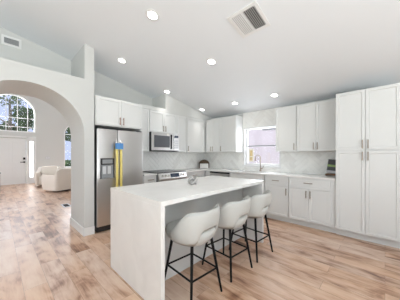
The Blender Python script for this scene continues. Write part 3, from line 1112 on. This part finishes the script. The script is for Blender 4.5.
for i, (x, y, rz, lab) in enumerate(((-1.355, 1.305, -3.5, 'cream bucket counter stool nearest the camera, front one of the island row'),
                                     (-1.340, 1.860, -4.0, 'cream bucket counter stool in the middle of the island row'),
                                     (-1.320, 2.380, -4.0, 'cream bucket counter stool at the far end of the island row, near the sink'))):
    o = stool0 if i == 0 else copy_tree(stool0)
    o.location = (x, y, 0)
    o.rotation_euler = (0, 0, R(rz))
    o['label'] = lab

# ------------------------------------------------------------------ small things
kn = MB()
pts = []
for i in range(72):
    t = 2 * PI * i / 72
    r = 0.036 + 0.018 * math.cos(3 * t)
    pts.append((r * math.cos(2 * t), r * math.sin(2 * t) * .95, 0.052 + 0.034 * math.sin(3 * t)))
kn.tube(pts, 0.0165, 12, closed=True)
o = kn.build('decorative_knot', M['knot'], None, 'all', loc=(-1.79, 1.745, IT + .001))
tag(o, 'small grey marbled decorative knot on the island top', 'ornament')

bb = thing('bread_bin', 'white bread bin with domed brown woven lid in the worktop corner', 'bread bin', (-3.84, 4.20, 0.9175), R(42))
MB().box(-.125, .125, -.085, .085, 0.0, 0.135, .012).build('body', M['ceramic'], bb, True)
m = MB()
m.plate([(-.15, .136)] + [(x, z) for x, z in arc(0, .136, .15, PI, 0, 20)][1:-1] + [(.15, .136)], [], lambda u, v, t: (u, t, .136 + (v - .136) * .72), -.092, .092)
m.build('lid', M['rattan'], bb)
for s in (-1, 1):
    MB().box(s * .14 - .013, s * .14 + .013, -.05, .05, 0.0, 0.135, .006).build('side_handle', M['rattan'], bb)
MB().box(-.004, .004, -.0875, -.085, 0.01, 0.125).build('seam', M['grout'], bb)

cs = thing('wooden_riser', 'low brown wooden riser on the worktop against the pantry side', 'riser', (-0.705, 4.30, 0.9175), R(0))
MB().box(-.105, .085, -.08, .095, 0.014, 0.032, .003).build('shelf', M['wood'], cs)
for x in (-.085, .065):
    MB().box(x - .012, x + .012, -.075, .09, 0.0, 0.0139, .002).build('foot', M['armdark'], cs)
ck = thing('cookbook', 'charcoal and green cookbook leaning on the tiles beside the pantry', 'book', (-0.705, 4.30, 0.9505), R(0))
ckm = Matrix.Translation((0, .005, .012)) @ Matrix.Rotation(R(-13), 4, 'X') @ Matrix.Rotation(R(6), 4, 'Y')
def leaning(name, m, x0, x1, y0, y1, z0, z1):
    o = MB().box(x0, x1, y0, y1, z0, z1, .001).build(name, m, ck)
    o.matrix_local = ckm
    return o
leaning('cover', M['cover'], -.10, .085, -.004, 0.0, 0.0, 0.255)
leaning('pages', M['pages'], -.095, .083, 0.0002, .016, 0.003, 0.252)
leaning('back_cover', M['cover'], -.10, .085, .0162, .019, 0.0, 0.255)

# window label stuck on the kitchen window pane
st = thing('window_label', 'amber paper label stuck low at left on the kitchen window pane', 'sticker', (-2.49, 4.5065, 1.13))
MB().box(-.075, .075, -.002, 0.0, 0.0, 0.33).build('sheet', M['stickerw'], st)
m = MB()
for z0, z1 in ((.03, .12), (.14, .29)):
    m.box(-.03, .045, -.0028, -.0021, z0, z1)
m.build('print_block', M['sticker'], st)

# ------------------------------------------------------------------ recessed lights
CANG = -math.atan(CS)
def ceiling_frame(o, x, y):
    o.location = (x, y, ceil_z(y))
    o.rotation_euler = (CANG, 0, 0)
def make_light():
    root = thing('recessed_light', '', 'ceiling light', (0, 0, 0), 0, 'recessed ceiling lights')
    m = MB()
    m.lathe([(.058, -.001), (.058, -.008), (.083, -.006), (.086, -.001), (.058, -.001)], 28)
    m.build('trim_ring', M['trim'], root, True)
    m = MB()
    m.lathe([(0, -.0055), (.0575, -.0055), (.0575, -.002), (0, -.002)], 28)
    m.build('lens', M['lens'], root)
    ld = bpy.data.lights.new('lamp', 'SPOT')
    ld.energy = 20
    ld.spot_size = R(70)
    ld.spot_blend = 1.0
    ld.shadow_soft_size = 0.055
    ld.color = (1.0, 0.97, 0.93)
    lo = bpy.data.objects.new('lamp', ld)
    COL.objects.link(lo)
    lo.parent = root
    lo.location = (0, 0, -.02)
    lo.rotation_euler = (-CANG, 0, 0)
    return root
l0 = make_light()
for i, (x, y, lab) in enumerate(((-2.06, 1.317, 'round recessed light nearest the top edge, above the island end'),
                                 (-3.36, 1.528, 'round recessed light in front of the refrigerator recess'),
                                 (-2.011, 2.375, 'round recessed light in the middle of the ceiling, above the island'),
                                 (-3.573, 2.664, 'round recessed light above the microwave'),
                                 (-3.524, 3.772, 'small round recessed light above the cabinet corner'),
                                 (-2.512, 3.808, 'small round recessed light just left of the window'),
                                 (-1.597, 3.832, 'small round recessed light right of the window, above the wall cabinets'))):
    o = l0 if i == 0 else copy_tree(l0)
    ceiling_frame(o, x, y)
    o['label'] = lab

# ------------------------------------------------------------------ ceiling return grille (slats run up the slope)
vt = thing('ceiling_vent', 'square white louvred air vent in the ceiling', 'air vent')
ceiling_frame(vt, -1.155, 2.035)
h = 0.185
m = MB()
m.plate([(-h, -h), (h, -h), (h, h), (-h, h)], [[(-h + .035, -h + .035), (-.006, -h + .035), (-.006, h - .035), (-h + .035, h - .035)],
                                             [(.006, -h + .035), (h - .035, -h + .035), (h - .035, h - .035), (.006, h - .035)]], XY, -.012, -.001)
m.build('frame', M['trim'], vt)
MB().box(-h + .03, h - .03, -h + .03, h - .03, -.0022, -.0012).build('duct_backing', M['ventdark'], vt)
for s in (-1, 1):
    for k in range(7):
        x = s * (.017 + k * .0205)
        t = bmesh.new()
        bmesh.ops.create_cube(t, size=1.0)
        MB().add(t, Matrix.Translation((x, 0, -.0085)) @ Matrix.Rotation(R(40) * s, 4, 'Y') @ Matrix.Diagonal((.0125, 2 * h - .072, .0014, 1))).build('louvre', M['trim'], vt)

# high wall register in the plant niche
wv = thing('wall_vent', 'small white louvred wall vent high in the plant niche', 'air vent', (XR, 0.165, 3.02))
m = MB()
m.plate([(-.115, 0), (.115, 0), (.115, .15), (-.115, .15)], [[(-.085, .03), (.085, .03), (.085, .12), (-.085, .12)]], YZ, .001, .012)
m.build('frame', M['trim'], wv)
MB().box(.001, .003, -.086, .086, .029, .121).build('duct_backing', M['gray'], wv)
for k in range(5):
    t = bmesh.new()
    bmesh.ops.create_cube(t, size=1.0)
    MB().add(t, Matrix.Translation((.007, 0, .041 + k * .018)) @ Matrix.Rotation(R(35), 4, 'Y') @ Matrix.Diagonal((.011, .17, .0014, 1))).build('louvre', M['ltgray'], wv)

# floor register beyond the arch
fv = thing('floor_vent', 'dark floor vent with pale rim in the hall floor', 'floor vent', (-5.93, 1.235, 0.0), R(0))
m = MB()
m.plate([(-.20, -.085), (.20, -.085), (.20, .085), (-.20, .085)], [[(-.165, -.055), (.165, -.055), (.165, .055), (-.165, .055)]], XY, .0005, .009)
m.build('frame', M['ltgray'], fv)
MB().box(-.166, .166, -.056, .056, .0005, .0015).build('duct_backing', M['ventdark'], fv)
for k in range(6):
    x = -.14 + k * .056
    MB().box(x - .004, x + .004, -.054, .054, .0016, .007).build('bar', M['ventdark'], fv)

# light switch in the hall
sw = thing('light_switch', 'white double light switch on the entry wall beside the sidelight', 'light switch', (XF, 1.70, 1.10))
MB().box(.001, .007, -.085, .085, 0, .12, .002).build('cover_plate', M['ltgray'], sw)
for y in (-.04, .04):
    MB().box(.007, .012, y - .016, y + .016, .028, .092, .002).build('rocker', M['trim'], sw)

# ------------------------------------------------------------------ armchairs in the hall (local: +x is the front)
GA = 'ivory armchairs in the hall'
def make_chair():
    root = thing('armchair', '', 'armchair', (0, 0, 0), 0, GA)
    # wrapping shell, higher at the back
    bm = bmesh.new()
    def sm(a, b, x):
        t = min(1, max(0, (x - a) / (b - a)))
        return t * t * (3 - 2 * t)
    na, nz = 56, 5
    pm = R(140)
    O, I = [], []
    for i in range(na + 1):
        ph = PI - pm + 2 * pm * i / na
        ap = abs(ph - PI)
        x, y = outline(ph, .44, .44, 9.0)
        zt = 0.78 - 0.18 * sm(R(42), R(53), ap)
        o_, n_ = [], []
        for k in range(nz + 1):
            f = k / nz
            z = .07 + (zt - .07) * f
            rd_ = 1 - .05 * (abs(f - .5) * 2) ** 6
            sc = (1 + .04 * f) * rd_
            o_.append(bm.verts.new((x * sc, y * sc, z)))
            n_.append(bm.verts.new((x * .72, y * .72, z - (.02 if k == nz else 0))))
        O.append(o_)
        I.append(n_)
    for i in range(na):
        for k in range(nz):
            bm.faces.new((O[i][k], O[i + 1][k], O[i + 1][k + 1], O[i][k + 1]))
            bm.faces.new((I[i][k + 1], I[i + 1][k + 1], I[i + 1][k], I[i][k]))
        bm.faces.new((O[i][nz], O[i + 1][nz], I[i + 1][nz], I[i][nz]))
        bm.faces.new((I[i][0], I[i + 1][0], O[i + 1][0], O[i][0]))
    for e in (0, na):
        for k in range(nz):
            bm.faces.new((O[e][k], O[e][k + 1], I[e][k + 1], I[e][k]))
    mb = MB()
    mb.bm.free()
    mb.bm = bm
    mb.build('shell', M['armfab'], root, True)
    MB().box(-.28, .42, -.30, .30, .10, .44, .05).build('seat_cushion', M['armfab'], root, True)
    MB().box(-.31, -.16, -.28, .28, .42, .82, .06).build('back_cushion', M['armfab'], root, True)
    MB().cyl((0, 0, 0.0), (0, 0, .075), .26, .26, 28).build('swivel_base', M['armdark'], root, True)
    return root
c0 = make_chair()
for i, (x, y, rz, lab) in enumerate(((-8.60, 1.64, 201, 'ivory upholstered armchair nearest the arch, its side turned to the kitchen'),
                                     (-10.35, 1.55, -12, 'ivory upholstered armchair farther back by the entry wall'))):
    o = c0 if i == 0 else copy_tree(c0)
    o.location = (x, y, 0)
    o.rotation_euler = (0, 0, R(rz))
    o['label'] = lab

# console at the left edge
cn = thing('console_cabinet', 'grey washed wooden console cabinet at the far left edge of the hall', 'cabinet', (-9.0, -0.42, 0))
MB().box(-.2, .2, -.5, .5, .10, .70, .004).build('body', M['greige'], cn)
MB().box(-.215, .215, -.515, .515, .701, .73, .004).build('top', M['greige'], cn)
for sx in (-.17, .17):
    for sy in (-.46, .46):
        MB().box(sx - .025, sx + .025, sy - .025, sy + .025, 0, .10).build('leg', M['greige'], cn)
for a in (-.48, .01):
    m = MB()
    m.add(shaker(a, a + .47, .12, .68, -.218, .018), Matrix.Rotation(PI / 2, 4, 'Z'))
    m.build('door', M['greige'], cn)

# ================================================================== outdoors
struct(MB().box(-60, 40, -40, 50, -0.35, -0.15).build('ground', M['grass']))
nb = thing('neighbour_house', 'pale pink stucco house wall outside the kitchen window', 'house', (-3, 9.0, -0.15))
MB().box(-9, 9, 0, .3, 0, 4.2).build('wall', M['stucco'], nb)
MB().box(-1.35, .1, -.02, 0.05, 2.66, 2.76).build('vent_slot', M['roof'], nb)
MB().box(-9.2, 9.2, -.6, .3, 4.2, 4.4).build('eave', M['roof'], nb)

def tree(name, label, x, y, h, cr, cz, n, leafm, size, seed, group='trees outside the entry'):
    root = thing(name, label, 'tree', (x, y, -.16), 0, group)
    rg_ = random.Random(seed)
    t = MB()
    t.tube([(0, 0, 0), (.06, .03, h * .4), (-.05, .1, h * .8), (0, .05, h)], [.16, .13, .10, .05], 10)
    for k in range(5):
        a = rg_.uniform(0, 2 * PI)
        z = h * rg_.uniform(.5, .85)
        t.tube([(0, .05, z), (math.cos(a) * cr * .4, math.sin(a) * cr * .4, z + cr * .35), (math.cos(a) * cr * .8, math.sin(a) * cr * .8, z + cr * .6)], [.06, .045, .02], 6)
    t.build('trunk', M['bark'], root, True)
    bm = bmesh.new()
    cl = [(rg_.uniform(-1, 1) * cr * .65, rg_.uniform(-1, 1) * cr * .65, cz + rg_.uniform(-1, 1) * cr * .6, cr * rg_.uniform(.3, .5)) for _ in range(12)]
    for _ in range(n):
        c = rg_.choice(cl)
        d_ = Vector((rg_.gauss(0, 1), rg_.gauss(0, 1), rg_.gauss(0, 1))).normalized() * c[3] * rg_.uniform(.5, 1) ** .5
        p = Vector(c[:3]) + d_
        u = Vector((rg_.gauss(0, 1), rg_.gauss(0, 1), rg_.gauss(0, 1))).normalized()
        v = u.orthogonal().normalized()
        s = size * rg_.uniform(.6, 1.3)
        vs_ = [bm.verts.new(p + u * s), bm.verts.new(p + v * s * .45), bm.verts.new(p - u * s), bm.verts.new(p - v * s * .45)]
        bm.faces.new(vs_)
    mb = MB()
    mb.bm.free()
    mb.bm = bm
    mb.build('foliage', leafm, root)
    return root
tree('broadleaf_tree', 'dark green bushy tree seen in the right of the arched window', -17.5, 1.62, 3.0, 1.0, 3.75, 1900, M['leaf'], .11, 3)
tree('broadleaf_tree', 'green bushy tree low in the middle of the arched window', -23.6, 0.95, 2.8, 1.2, 3.5, 1800, M['leaf'], .13, 5)
tree('tall_tree', 'tall pale-trunked tree with thin branches at the left of the arched window', -20.4, 0.62, 5.6, 0.95, 6.0, 420, M['leaf2'], .10, 8)
tree('broadleaf_tree', 'green tree seen through the narrow arched window beside the armchairs', -18.0, 4.6, 3.0, 1.2, 3.4, 2200, M['leaf'], .13, 9)
hd = MB()
rgh = random.Random(4)
for _ in range(2400):
    p = Vector((-15.5 + rgh.uniform(-.5, .5), rgh.uniform(2.0, 7.0), rgh.uniform(-.1, 0.95)))
    u = Vector((rgh.gauss(0, 1), rgh.gauss(0, 1), rgh.gauss(0, 1))).normalized()
    v = u.orthogonal().normalized()
    hd.bm.faces.new([hd.bm.verts.new(p + u * .1), hd.bm.verts.new(p + v * .05), hd.bm.verts.new(p - u * .1), hd.bm.verts.new(p - v * .05)])
tag(hd.build('hedge', M['leaf']), 'low green hedge outside the narrow arched window', 'hedge')
